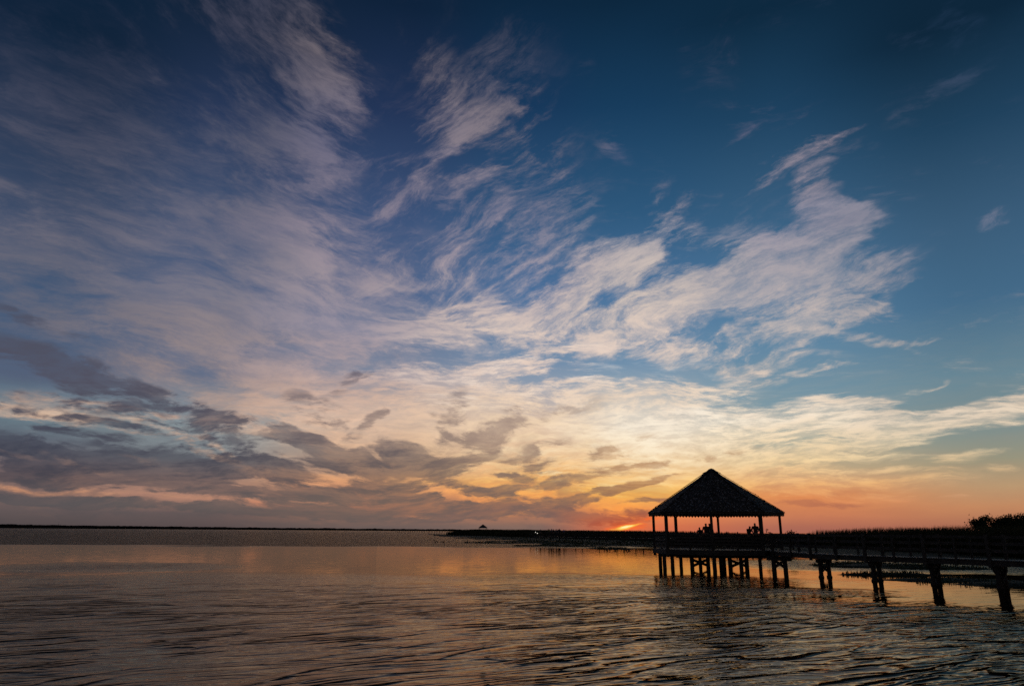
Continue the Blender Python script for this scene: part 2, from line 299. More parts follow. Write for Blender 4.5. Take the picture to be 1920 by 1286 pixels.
beak_m = mat('beak', (0.15, 0.10, 0.04), 0.5, 0.1, 20)
skin_m = mat('skin', (0.42, 0.27, 0.20), 0.6, 0.06, 20)
hair_m = mat('hair', (0.03, 0.022, 0.018), 0.6, 0.3, 40)
white_m = mat('white_cloth', (0.70, 0.70, 0.68), 0.8, 0.06, 10)
cloths = {}
def cloth(c):
    if c not in cloths: cloths[c] = mat('cloth_' + str(len(cloths)), c, 0.9, 0.15, 12)
    return cloths[c]

# ------------------------------------------------------------------ mesh helpers
def obj(name, bm, m, parent=None, smooth=False, **props):
    me = bpy.data.meshes.new(name); bm.to_mesh(me); bm.free()
    if smooth:
        for p in me.polygons: p.use_smooth = True
    me.materials.append(m)
    o = bpy.data.objects.new(name, me); C.objects.link(o)
    if parent: o.parent = parent
    for k, v in props.items(): o[k] = v
    return o
def thing(name, label, cat, loc=(0, 0, 0), group=None, rz=0.0):
    o = bpy.data.objects.new(name, None); C.objects.link(o); o.location = loc; o.rotation_euler = (0, 0, rz)
    o.empty_display_size = 0.3; o['label'] = label; o['category'] = cat
    if group: o['group'] = group
    return o
def bar(bm, a, b, w, h, upv=(0, 0, 1)):
    """box from a to b, w wide, h high (h along upv)"""
    a = Vector(a); b = Vector(b); d = (b - a).normalized(); u = Vector(upv)
    s = d.cross(u)
    if s.length < 1e-4: s = d.cross(Vector((1, 0, 0)))
    s.normalize(); u = s.cross(d)
    vs = [bm.verts.new(p + s * (i * w / 2) + u * (j * h / 2)) for p in (a, b) for i, j in ((-1, -1), (1, -1), (1, 1), (-1, 1))]
    for q in ((0, 1, 2, 3), (7, 6, 5, 4), (0, 4, 5, 1), (1, 5, 6, 2), (2, 6, 7, 3), (3, 7, 4, 0)): bm.faces.new([vs[i] for i in q])
def pole(bm, a, b, r0, r1, n=10, wob=0.0, segs=1):
    a = Vector(a); b = Vector(b); d = (b - a).normalized()
    s = d.cross(Vector((0.3, 1, 0.1))).normalized(); u = s.cross(d); rings = []
    for k in range(segs + 1):
        t = k / segs; c = a.lerp(b, t); r = r0 + (r1 - r0) * t
        if 0 < k < segs: c = c + Vector((random.uniform(-wob, wob), random.uniform(-wob, wob), 0))
        rings.append([bm.verts.new(c + (s * math.cos(q * 2 * math.pi / n) + u * math.sin(q * 2 * math.pi / n)) * r * random.uniform(.95, 1.05)) for q in range(n)])
    for k in range(segs):
        for q in range(n):
            bm.faces.new((rings[k][q], rings[k][(q + 1) % n], rings[k + 1][(q + 1) % n], rings[k + 1][q]))
    bm.faces.new(rings[0][::-1]); bm.faces.new(rings[-1])
def one(fn, *a, **k):
    bm = bmesh.new(); fn(bm, *a, **k); return bm

# ------------------------------------------------------------------ water
def grid_plane(xs, ys, z=0.0):
    bm = bmesh.new(); vv = [[bm.verts.new((x, y, z)) for x in xs] for y in ys]
    for j in range(len(ys) - 1):
        for i in range(len(xs) - 1): bm.faces.new((vv[j][i], vv[j][i + 1], vv[j + 1][i + 1], vv[j + 1][i]))
    return bm
wm = bpy.data.materials.new('water'); wm.use_nodes = True; N = NT(wm.node_tree)
o = N.n('ShaderNodeOutputMaterial'); gls = N.n('ShaderNodeBsdfGlossy'); dif = N.n('ShaderNodeBsdfDiffuse'); frs = N.n('ShaderNodeFresnel'); mx = N.n('ShaderNodeMixShader')
gls.inputs['Color'].default_value = (0.84, 0.73, 0.58, 1); dif.inputs['Color'].default_value = (0.012, 0.010, 0.007, 1); frs.inputs['IOR'].default_value = 1.30
for l_ in ((frs.outputs[0], mx.inputs[0]), (dif.outputs[0], mx.inputs[1]), (gls.outputs[0], mx.inputs[2]), (mx.outputs[0], o.inputs[0])): wm.node_tree.links.new(*l_)
P = N.n('ShaderNodeTexCoord').outputs['Object']
sp = N.n('ShaderNodeSeparateXYZ'); N.put(sp.inputs[0], P); px_, py_, pz_ = sp.outputs
# where the breeze touches the water (places on the lagoon, in metres)
nl = N.m('SUBTRACT', N.noise(N.mapping(P, scale=(.035, .10, 1), kind='POINT'), 1.0, 3, .5), 0.5)
yj = N.m('MULTIPLY_ADD', nl, 30.0, py_)
edge = N.m('MULTIPLY_ADD', N.m('MINIMUM', N.m('MAXIMUM', N.m('SUBTRACT', px_, 9.0), 0.0), 9.5), -1.7, 36.0)
near = N.ss(N.m('SUBTRACT', yj, edge), 1.0, -13.0)     # wind waves close to the viewpoint
near = N.m('MULTIPLY_ADD', N.ss(N.m('SUBTRACT', yj, edge), 8.0, -14.0), 0.25, N.m('MULTIPLY', near, 0.78))
farl = N.ss(N.m('ADD', N.m('MULTIPLY', nl, 34.0), N.m('MULTIPLY_ADD', px_, -0.06, py_)), 106.0, 112.0)
farr = N.ss(N.m('MULTIPLY_ADD', nl, 20.0, px_), 26.0, 8.0)
far = N.m('MULTIPLY', farl, farr)                   # chop on the open sound
def patch(cx, cy, rx, ry, amp):
    c = at(cx, cy)
    g = N.n('ShaderNodeTexGradient', gradient_type='SPHERICAL')
    N.put(g.inputs[0], N.mapping(N.vm('ADD', P, N.vm('SCALE', N.vm('SUBTRACT', N.noise(P, 0.15, 3, .6, color=True), (.5, .5, .5)), scale=6.0)), tuple(c), (0, 0, 0), (rx, ry, 50)))
    return N.m('MULTIPLY', g.outputs['Fac'], amp)
pt = N.m('ADD', patch(215, 1062, 9, 7, 1.5), patch(1735, 1060, 17, 13, 2.6))
pt = N.m('ADD', pt, patch(470, 1085, 12, 6, .8)); pt = N.m('ADD', pt, patch(1120, 1085, 14, 5, .6)); pt = N.m('ADD', pt, patch(1350, 1106, 8, 3.0, 1.5))
pt = N.m('MINIMUM', pt, 1.0)
gust = N.ss(N.noise(N.mapping(P, scale=(.10, .16, 1), kind='POINT'), 1.0, 3, .55), 0.35, 0.65, 0.55, 1.25)
# long low waves, crests running nearly across the view
def crest(ang, sx, scale, width, detail, dist):
    """narrow crests along the middle level of a stretched noise"""
    v = N.vm('MULTIPLY', N.mapping(P, rot=(0, 0, R_(ang)), kind='POINT'), (sx, 1.0, 1.0))
    n_ = N.noise(v, scale, detail, 0.45, dist)
    q = N.m('SUBTRACT', 1.0, N.m('DIVIDE', N.m('ABSOLUTE', N.m('SUBTRACT', n_, 0.5)), width), clamp=True)
    return N.m('MULTIPLY', q, q), n_
c1, n1 = crest(-34, 0.34, 0.85, 0.13, 2, 0.7)
c3, n3 = crest(-16, 0.36, 3.6, 0.18, 2, 0.5)
c2, n2 = crest(-24, 0.26, 1.9, 0.16, 2, 0.6)
w3 = N.noise(N.vm('MULTIPLY', N.mapping(P, rot=(0, 0, R_(-10)), kind='POINT'), (0.5, 1.0, 1.0)), 6.0, 2, 0.5)
patchy = N.ss(N.noise(N.mapping(P, scale=(.16, .3, 1), kind='POINT'), 1.0, 3, .55), 0.38, 0.62, 0.25, 1.1)
breaks = N.ss(N.noise(N.mapping(P, loc=(9, 4, 0), scale=(.35, .5, 1), kind='POINT'), 1.0, 2, .5), 0.36, 0.60, 0.15, 1.15)
h = N.m('MULTIPLY', N.m('MULTIPLY', c1, breaks), 0.070)
h = N.m('MULTIPLY_ADD', n1, 0.036, h)
h = N.m('MULTIPLY_ADD', N.m('MULTIPLY', c2, patchy), 0.023, h)
h = N.m('MULTIPLY_ADD', N.m('MULTIPLY', c3, N.m('SUBTRACT', 1.25, patchy)), 0.0075, h)
h = N.m('MULTIPLY_ADD', N.noise(N.vm('MULTIPLY', P, (0.6, 1, 1)), 14.0, 2, 0.5), 0.0012, h)
h = N.m('MULTIPLY_ADD', n2, 0.013, h)
h = N.m('MULTIPLY_ADD', w3, 0.0045, h)
h = N.m('MULTIPLY', N.m('MULTIPLY', h, gust), near)
h = N.m('MULTIPLY_ADD', n2, 0.006, h)
chop = N.noise(N.vm('MULTIPLY', P, (0.45, 1, 1)), 1.3, 3, 0.55)
h = N.m('MULTIPLY_ADD', N.m('MULTIPLY', chop, 0.80), far, h)
h = N.m('MULTIPLY_ADD', N.m('MULTIPLY', N.noise(N.vm('MULTIPLY', P, (0.4, 1, 1)), 2.6, 2, 0.55), 0.12), pt, h)
b = N.n('ShaderNodeBump'); b.inputs['Strength'].default_value = 1.0; b.inputs['Distance'].default_value = 1.0
N.put(b.inputs['Height'], h); 
for q_ in (gls, dif, frs): wm.node_tree.links.new(b.outputs[0], q_.inputs['Normal'])
N.put(gls.inputs['Roughness'], N.m('MULTIPLY_ADD', far, 0.12, 0.015))
wo_ = obj('water', grid_plane([-9000, -300, 0, 300, 9000], [-60, 0, 60, 150, 400, 9500]), wm)
wo_['kind'] = 'structure'
gb = obj('ground', grid_plane([-9000, 9000], [-60, 9500], -1.6), mud_m); gb['kind'] = 'structure'

# ------------------------------------------------------------------ marsh ground with mud flats
shore_px = [(828, 1005.5), (850, 1009), (900, 1014.5), (960, 1017.5), (1020, 1020.5), (1100, 1024), (1190, 1027), (1270, 1031), (1350, 1033), (1480, 1036), (1560, 1042), (1750, 1053), (1920, 1070), (2100, 1090)]
reed_px = [(836, 1004, 2.6), (850, 1004.5, 3.25), (900, 1005.5, 3.35), (1000, 1008, 3.1), (1100, 1011.5, 3.05), (1190, 1014.5, 3.0), (1235, 1016.5, 2.65), (1270, 1017.5, 2.42), (1400, 1021, 2.42), (1495, 1023.5, 2.45), (1515, 1024.2, 3.25), (1600, 1026.7, 3.62), (1750, 1033, 3.6), (1900, 1040.5, 3.7), (2050, 1049, 3.7), (2250, 1061, 3.7)]
shore = [at(*q) for q in shore_px]; reeds = [(at(a, b2), h2) for a, b2, h2 in reed_px]
def seg_dist(pt_, line):
    best = 1e9; side = 1
    for a, b2 in zip(line, line[1:]):
        d = (b2 - a).xy; v = (pt_ - a).xy; t = max(0, min(1, v.dot(d) / d.length_squared)); q = v - d * t
        if q.length < best: best = q.length; side = 1 if d.x * v.y - d.y * v.x > 0 else -1
    return best * side
flats = [(at(930, 1017.5), 9, 9, 1.0), (at(1050, 1023.5), 9, 7, 1.0), (at(1150, 1028), 6, 4, .9),
         (at(1665, 1062.5), 5.5, 2.4, 1.55), (at(1600, 1059.5), 4, 1.3, 1.35), (at(1790, 1088), 5, 1.5, 1.6), (at(1680, 1078), 4, .9, 1.4), (at(1900, 1096), 4, 1.6, 1.65), (at(1760, 1066), 5, 1.2, 1.3)]
def ground_z(x, y):
    v = Vector((x, y, 0)); s_ = seg_dist(v, shore); n1 = mn.fractal(Vector((x * .06, y * .05, 3)), .9, 2, 4); n2 = mn.fractal(Vector((x * .35, y * .6, 8)), .9, 2, 3)
    if s_ > 0:
        dr = max(0.0, -seg_dist(v, reeds_v)); u = s_ / (s_ + dr + .001)
        z = -.10 + .36 * u ** .7 + n1 * .20 + n2 * .05
    else: z = max(-.6, -.10 + s_ * .03) + n1 * .12 + n2 * .04
    for c, rx, ry, a_ in flats:
        q = ((x - c.x) / rx) ** 2 + ((y - c.y) / ry) ** 2
        if q < 1: z = max(z, a_ * .13 * (1 - q) + n1 * .10 + n2 * .05 - .03)
    return min(z, .32 + n2 * .05)
reeds_v = [q for q, _ in reeds]
xs = [-45 + .9 * i for i in range(250)]; ys = []
y = 24.0
while y < 420: ys.append(y); y += max(.35, y * .0075)
bm = bmesh.new(); vv = []
for y in ys:
    row = []
    for x in xs:
        X = x * (y / 60.0) * .55 + x * .25
        row.append(bm.verts.new((X, y, ground_z(X, y))))
    vv.append(row)
for j in range(len(ys) - 1):
    for i in range(len(xs) - 1):
        q = (vv[j][i], vv[j][i + 1], vv[j + 1][i + 1], vv[j + 1][i])
        if max(v.co.z for v in q) > -.15: bm.faces.new(q)
for v in [v for v in bm.verts if not v.link_faces]: bm.verts.remove(v)
g_ = obj('marsh_ground', bm, mud_m, smooth=True); g_['kind'] = 'structure'

# ------------------------------------------------------------------ reed beds
def blade(bm, x, y, z, hgt, w, lean, a):
    dx_, dy_ = math.cos(a), math.sin(a); lx = lean * hgt
    p0 = Vector((x, y, z)); p1 = Vector((x + lx * .35, y + random.uniform(-.06, .06), z + hgt * .62)); p2 = Vector((x + lx, y, z + hgt))
    s_ = Vector((dx_, dy_, 0)) * w
    v = [bm.verts.new(q) for q in (p0 - s_, p0 + s_, p1 + s_ * .8, p1 - s_ * .8, p2)]
    bm.faces.new((v[0], v[1], v[2], v[3])); bm.faces.new((v[3], v[2], v[4]))
def reed_bed(i0, i1, per_m2, depth, w, name):
    bm = bmesh.new()
    for (a, ha), (b2, hb) in zip(reeds[i0:i1], reeds[i0 + 1:i1 + 1]):
        L = (b2 - a).length; d = (b2 - a).normalized(); nrm = Vector((-d.y, d.x, 0))
        if nrm.y < 0: nrm = -nrm
        for k in range(int(L * depth * per_m2)):
            t = random.random(); s_ = random.random() ** 1.3 * depth
            q = a.lerp(b2, t) + nrm * s_ + nrm * mn.noise(Vector((a.lerp(b2, t).x * .2, 1, 1))) * 2.5
            hh = (ha + (hb - ha) * t) * (1 - .17 * abs(mn.noise(Vector((q.x * .12, q.y * .12, 0)))) - .05 + .05 * mn.noise(Vector((q.x * .7, q.y * .3, 5)))) * (1 - random.random() ** 2.2 * .30) * (1 + .045 * (random.random() < .03) * random.random() * 3)
            if s_ < 1.6: hh *= random.uniform(.55, 1.0)
            blade(bm, q.x, q.y, .05, hh, w * random.uniform(.6, 1.3), random.uniform(-.02, .10) + random.uniform(-.05, .05), random.uniform(-.7, .7))
    o_ = obj(name, bm, reed_m); o_['kind'] = 'stuff'; o_['label'] = 'tall dark reeds growing along the marsh edge'; o_['category'] = 'reeds'
    return o_
rr = reed_bed(10, 15, 26, 9, .035, 'reed_bed'); rr['label'] = 'tall wind-bent reed bed behind the boardwalk on the right'
rm = reed_bed(6, 10, 14, 12, .05, 'reed_bed'); rm['label'] = 'lower reed bed of the marsh seen through the gazebo'
rl = reed_bed(0, 6, 3.2, 22, .12, 'reed_bed'); rl['label'] = 'far reed bed on the spit left of the gazebo'

# grass and weeds on the flats
bm = bmesh.new(); n_ = 0
while n_ < 26000:
    if random.random() < .8:
        px_r = random.uniform(850, 1330); y0 = at(px_r, 1030).y
        tgt = at(px_r, random.uniform(1007, 1032)); x, y = tgt.x, tgt.y
    else:
        c, rx, ry, a_ = random.choice(flats); an = random.random() * 6.28; r_ = math.sqrt(random.random()); x, y = c.x + rx * r_ * math.cos(an), c.y + ry * r_ * math.sin(an)
    n_ += 1
    z = ground_z(x, y)
    if z < .03 or mn.noise(Vector((x * .25, y * .4, 2))) < -.12: continue
    blade(bm, x, y, z - .02, random.uniform(.06, .22), random.uniform(.02, .05) * (y / 70), random.uniform(-.4, .4), random.uniform(-1, 1))
gr = obj('marsh_grass', bm, mat('grass', (.055, .075, .022), .85, .4, 1.0)); gr['kind'] = 'stuff'; gr['label'] = 'short marsh grass on the mud flats'; gr['category'] = 'grass'

# ------------------------------------------------------------------ bushes and weeds on the skyline
def bush(px, py_top, Y, wid, seed, label, cat='bush', name='bush', group=None, leaves=2600, zbot=.2, ls=.10):
    rnd = random.Random(seed); base_ = bearing(px, Y, zbot); top = H + (995.0 + (px - 960) * .0068 - py_top) / F * Y * .97
    t = thing(name, label, cat, base_, group)
    bm = bmesh.new(); hgt = top - zbot; tips = []
    for k in range(9 if wid > 2 else 4):
        a = rnd.uniform(-1, 1); e = Vector((a * wid * .42, rnd.uniform(-1, 1) * wid * .25, hgt * rnd.uniform(.62, .92) * (1 - .3 * a * a)))
        m_ = Vector((e.x * .35, e.y * .4, e.z * .55)); pole(bm, (0, 0, 0), m_, .06 * wid / 4 + .01, .04 * wid / 4 + .008, 6); pole(bm, m_, e, .04 * wid / 4 + .008, .012, 6); tips += [m_.lerp(e, u) for u in (.35, .6, .8, 1.0)]
        for q in range(3):
            e2 = e + Vector((rnd.uniform(-.1, .5) * wid * .2, rnd.uniform(-.3, .3), rnd.uniform(-.1, .35) * wid * .15)); pole(bm, m_.lerp(e, .7), e2, .015, .006, 5); tips.append(e2)
    obj('trunk', bm, bark_m, t)
    bm = bmesh.new()
    for k in range(leaves):
        c = rnd.choice(tips); r_ = wid * .085
        q = c + Vector((rnd.gauss(0, r_), rnd.gauss(0, r_), rnd.gauss(0, r_ * .8)))
        q.z = min(q.z, hgt + rnd.gauss(0, .05))
        if q.z < .1: continue
        d = Vector((rnd.uniform(.2, 1), rnd.uniform(-.6, .6), rnd.uniform(-.2, .9))).normalized(); s_ = d.cross(Vector((rnd.gauss(0, 1), rnd.gauss(0, 1), rnd.gauss(0, 1)))).normalized()
        l_ = ls * rnd.uniform(.6, 1.5); w_ = l_ * .32
        bm.faces.new([bm.verts.new(v) for v in (q, q + d * l_ * .5 + s_ * w_, q + d * l_, q + d * l_ * .5 - s_ * w_)])
    obj('crown', bm, leaf_m, t)
    return t
bush(1857, 962, 92, 4.3, 1, 'wind-bent bush above the reeds, left of the two at the right edge', group='bushes above the reeds', leaves=5200, ls=.2)
bush(1893, 966, 91, 4.6, 2, 'round bush at the right edge of the picture above the reeds', group='bushes above the reeds', leaves=5200, ls=.2)
bush(1930, 963, 93, 4.6, 3, 'bush half cut off by the right edge of the picture', group='bushes above the reeds', leaves=5200, ls=.2)
for px, top, sd_, lb in ((1436.5, 989.3, 11, 'small leafy sapling just right of the gazebo post, left one of the pair'), (1442, 990.5, 12, 'small leafy sapling just right of the gazebo post, right one of the pair'), (1363.5, 991.5, 13, 'thin lone weed top above the marsh between the people in the gazebo')):
    bush(px, top, 84, .55, sd_, lb, 'sapling', 'sapling', 'saplings on the skyline', leaves=110, ls=.12)
bush(1484, 992, 95, 2.4, 14, 'low grassy shrub between the gazebo and the tall reeds', 'shrub', 'shrub', leaves=700, ls=.16)

# ------------------------------------------------------------------ far shore
def ridge(name, pts, depth, m):
    """pts: (px, height above water); lumpy tree-top ribbon with real depth"""
    bm = bmesh.new(); prev = None
    for p0, hh in pts:
        a = bearing(p0, FARY); f = Vector((a.x, a.y, 0)); bk = f * ((f.length + depth) / f.length)
        cur = [bm.verts.new(f), bm.verts.new(f * 1.0 + Vector((0, 0, hh * .9))), bm.verts.new(f.lerp(bk, .4) + Vector((0, 0, hh))), bm.verts.new(bk)]
        if prev:
            for i in range(3): bm.faces.new((prev[i], cur[i], cur[i + 1], prev[i + 1]))
        prev = cur
    return obj(name, bm, m)
FARY = 2600.0
pts = []
for i in range(1215):
    px = -700 + i * 1.6
    hgt = 13.2 - max(0, min(1, (px - 30) / 420)) * 4.2 - max(0, min(1, (px - 450) / 300)) * 2.0 - max(0, min(1, (px - 1000) / 200)) * 6
    if px < 60: hgt += 1.2
    hgt += 1.8 * mn.noise(Vector((px * .035, 0, 0))) + 1.6 * mn.noise(Vector((px * .17, 3, 0))) + .8 * mn.noise(Vector((px * .6, 7, 0)))
    pts.append((px, max(.8, hgt)))
fw = ridge('far_woods', pts, 300, far_m); fw['kind'] = 'stuff'; fw['label'] = 'low dark woods along the far shore'; fw['category'] = 'woods'
fs = ridge('far_shore', [(-700, .6), (400, .6), (1240, .6)], 900, mud_m); fs['kind'] = 'structure'
fs.location = (0, -4, 0)
bm = one(pole, bearing(108, 2400, 0), bearing(108, 2400, 0) + Vector((0, 0, 22)), .5, .15, 6); 
mast = obj('radio_mast', bm, far_m); mast['label'] = 'thin mast standing above the far woods on the left'; mast['category'] = 'mast'

# ------------------------------------------------------------------ gazebo
DECK = 1.27
GC = bearing(1341.5, 50.5, 0.0); GR = 4.35
view_az = math.atan2(GC.x, GC.y)
def gp(phi, r, z=0.0):
    """phi in degrees from the side facing the viewpoint, positive to the right"""
    a = math.radians(phi)
    f = -Vector((math.sin(view_az), math.cos(view_az), 0)); s_ = Vector((math.cos(view_az), -math.sin(view_az), 0))
    return f * (math.cos(a) * r) + s_ * (math.sin(a) * r) + Vector((0, 0, z))
OFF = -3.0
APX = H + 4.39
VP = [OFF + 45 * k for k in range(8)]     # post bearings
def gazebo(detail=True):
    t = thing('gazebo', '', 'gazebo', GC)
    apex = 5.22 + H - .02; ez = H + 1.31; er = 4.72
    # roof: shingled courses on eight faces
    bm = bmesh.new(); NC = 22 if detail else 4
    for k in range(8):
        for c_ in range(NC):
            t0 = c_ / NC; t1 = (c_ + 1.25) / NC
            def rp(tt, s_, lift=0.0):
                tt = min(tt, 1.0); r_ = er * tt + .02; z_ = apex_z + (ez - apex_z) * tt
                a = gp(VP[k], r_, z_); b2 = gp(VP[k] + 45, r_, z_); q = a.lerp(b2, s_); q.z += lift
                return q
            apex_z = APX
            nsh = max(1, int((er * t1 * .765) / .17)) if detail else 1
            cuts = [0.0] + [(i + random.uniform(-.2, .2)) / nsh for i in range(1, nsh)] + [1.0]
            for s0, s1 in zip(cuts, cuts[1:]):
                j_ = random.uniform(-.010, .014) if detail else 0; l_ = .035 + (random.random() < .04) * random.uniform(.01, .05) if detail else .03
                a, b2, c3, d3 = rp(t0, s0, .012), rp(t0, s1, .012), rp(t1 + j_, s1, l_), rp(t1 + j_, s0, l_)
                e3, f3 = c3 - Vector((0, 0, .035)), d3 - Vector((0, 0, .035))
                v = [bm.verts.new(q) for q in (a, b2, c3, d3, e3, f3)]
                bm.faces.new((v[3], v[2], v[1], v[0])); bm.faces.new((v[5], v[4], v[2], v[3])); 
    # underside boards
    for k in range(8):
        v = [bm.verts.new(q) for q in (gp(VP[k], er - .06, ez - .09), gp(VP[k] + 45, er - .06, ez - .09), gp(VP[k], .05, APX - .15))]
        bm.faces.new(v)
    roof = obj('roof', bm, shingle_m, t)
    bm = bmesh.new()
    for k in range(8):
        n_ = 26 if detail else 3
        for i in range(n_):
            s0, s1 = i / n_, (i + 1) / n_
            a = gp(VP[k], er + .01, ez + .045).lerp(gp(VP[k], .10, APX + .05), s0); b2 = gp(VP[k], er + .01, ez + .045).lerp(gp(VP[k], .10, APX + .05), min(1, s1 + .02))
            j2 = .05 * (random.random() < .12); bar(bm, a + Vector((0, 0, j2 + random.uniform(0, .02))), b2 + Vector((0, 0, random.uniform(.0, .015))), .22, .022)
    obj('hip_cap', bm, shingle_m, roof)
    bm = bmesh.new()
    for q in range(8): pass
    bmesh.ops.create_cone(bm, cap_ends=True, segments=8, radius1=.26, radius2=.06, depth=.14, matrix=Matrix.Translation((0, 0, APX + .03)))
    obj('roof_cap', bm, shingle_m, roof)
    # eave board with pointed ends hanging down
    bm = bmesh.new()
    for k in range(8):
        a = gp(VP[k], er - .03, 0); b2 = gp(VP[k] + 45, er - .03, 0); n_ = 15 if detail else 1
        for i in range(n_):
            s0, s1 = (i + .04) / n_, (i + .96) / n_; sm = (s0 + s1) / 2 + random.uniform(-.004, .004); dz_ = random.uniform(-.02, .015)
            A_, B_, M_ = a.lerp(b2, s0), a.lerp(b2, s1), a.lerp(b2, sm)
            up_ = Vector((0, 0, ez - .015)); mid = Vector((0, 0, ez - .10)); tip = Vector((0, 0, ez - .215 + dz_))
            outn = ((A_ + B_) / 2).normalized() * .03
            f_ = [bm.verts.new(q) for q in (A_ + up_, B_ + up_, B_ + mid, M_ + tip, A_ + mid)]
            g_ = [bm.verts.new(q - outn) for q in (A_ + up_, B_ + up_, B_ + mid, M_ + tip, A_ + mid)]
            bm.faces.new(f_[::-1]); bm.faces.new(g_)
            for i2 in range(5): bm.faces.new((f_[i2], f_[(i2 + 1) % 5], g_[(i2 + 1) % 5], g_[i2]))
    obj('eave_trim', bm, wood, roof)
    # ring beam and rafters
    bm = bmesh.new()
    for k in range(8):
        bar(bm, gp(VP[k], GR, H + 1.27), gp(VP[k] + 45, GR, H + 1.27), .12, .20)
    obj('ring_beam', bm, wood, t)
    if detail:
        for k in range(8):
            obj('rafter', one(bar, gp(VP[k], GR + .3, ez - .05), gp(VP[k], .1, APX - .3), .07, .16), wood, t)
    for k in range(8):
        obj('post', one(bar, gp(VP[k], GR, DECK - .5), gp(VP[k], GR, H + 1.165), .17, .17, gp(VP[k], 1)), wood, t)
    # floor, rim and joists
    bm = bmesh.new()
    vs = [bm.verts.new(gp(a, GR + .10, DECK)) for a in VP]; vb = [bm.verts.new(gp(a, GR + .10, DECK - .045)) for a in VP]
    bm.faces.new(vs[::-1]); bm.faces.new(vb)
    for k in range(8): bm.faces.new((vs[k], vs[(k + 1) % 8], vb[(k + 1) % 8], vb[k]))
    bmesh.ops.recalc_face_normals(bm, faces=bm.faces)
    obj('floor', bm, deck_m, t)
    bm = bmesh.new()
    for k in range(8):
        bar(bm, gp(VP[k], GR + .14, DECK - .18), gp(VP[k] + 45, GR + .14, DECK - .18), .05, .30)
    obj('rim_board', bm, wood, t)
    bm = bmesh.new()
    for k in range(-5, 6):
        L_ = math.sqrt(max(.1, (GR * .94) ** 2 - (k * .7) ** 2)); a = Vector((k * .7, -L_, DECK - .18)); b2 = Vector((k * .7, L_, DECK - .18)); bar(bm, a, b2, .05, .24)
    obj('floor_joists', bm, wood, t)
    for dyy in (-2.3, 0, 2.3):
        L_ = math.sqrt(GR ** 2 - dyy ** 2) * .93
        obj('floor_beam', one(bar, (-L_, dyy, DECK - .42), (L_, dyy, DECK - .42), .16, .24), pile_m, t)
    # railings on every side but the entrance (right front)
    for k in range(8):
        if k == 1: continue
        A_, B_ = gp(VP[k], GR, 0), gp(VP[k] + 45, GR, 0)
        bm = bmesh.new()
        for z_ in (.16, .37, .58, .79): bar(bm, A_ + Vector((0, 0, DECK + z_)), B_ + Vector((0, 0, DECK + z_)), .045, .125)
        rl_ = obj('railing', bm, wood, t)
        bm = bmesh.new(); bar(bm, A_ + Vector((0, 0, DECK + .99)), B_ + Vector((0, 0, DECK + .99)), .16, .06); obj('handrail', bm, wood, rl_)
        if detail:
            for s_ in (.5,):
                q = A_.lerp(B_, s_) - (A_ + B_).normalized() * .07
                obj('railing_post', one(bar, q + Vector((0, 0, DECK)), q + Vector((0, 0, DECK + .96)), .09, .09, gp(VP[k] + 22.5, 1)), wood, rl_)
    return t
gz = gazebo(); gz['label'] = 'octagonal open gazebo on piles over the water with a pointed shingled roof'
# piles below: around the rim and the inner braced pairs
def pile_at(px, Y, r_=.13, zt=DECK - .3):
    q = bearing(px, Y) - GC
    return obj('pile', one(pole, (q.x, q.y, -1.6), (q.x, q.y, zt), r_ * 1.05, r_ * .95, 10, .012, 4), pile_m, gz, smooth=True)
for k, a in enumerate(VP):
    q = gp(a, GR - .35)
    if k in (1, 2): continue
    obj('pile', one(pole, (q.x, q.y, -1.6), (q.x, q.y, DECK - .3), .135, .125, 10, .012, 4), pile_m, gz, smooth=True)
def brace_pair(px0, px1, Y0, Y1, zt, parent, cap=0.0, cap_shift=0):
    a, b2 = bearing(px0, Y0) - parent.location, bearing(px1, Y1) - parent.location
    for q in (a, b2): obj('pile', one(pole, (q.x, q.y, -1.6), (q.x, q.y, zt), .15, .135, 10, .012, 4), pile_m, parent, smooth=True)
    d = (b2 - a).normalized(); n_ = Vector((-d.y, d.x, 0)) * .16
    for s_, (u, v) in ((1, (a, b2)), (-1, (b2, a))):
        obj('cross_brace', one(bar, u + n_ * s_ + Vector((0, 0, zt - .12)), v + n_ * s_ + Vector((0, 0, .22)), .05, .17), pile_m, parent)
    if cap:
        mid = (a + b2) / 2 + d * cap_shift
        obj('pile_cap', one(bar, mid - d * cap / 2 + Vector((0, 0, zt + .03)), mid + d * cap / 2 + Vector((0, 0, zt + .03)), .34, .26), pile_m, parent)
brace_pair(1293.5, 1323.5, 48.7, 49.3, DECK - .5, gz); brace_pair(1364, 1395, 48.1, 48.7, DECK - .5, gz)
for px, Y in ((1243, 49), (1309, 52), (1353.5, 51.3), (1384.5, 46.9)): pile_at(px, Y)
brace_pair(1445, 1466, 45.3, 44.6, DECK - .46, gz, 1.62)

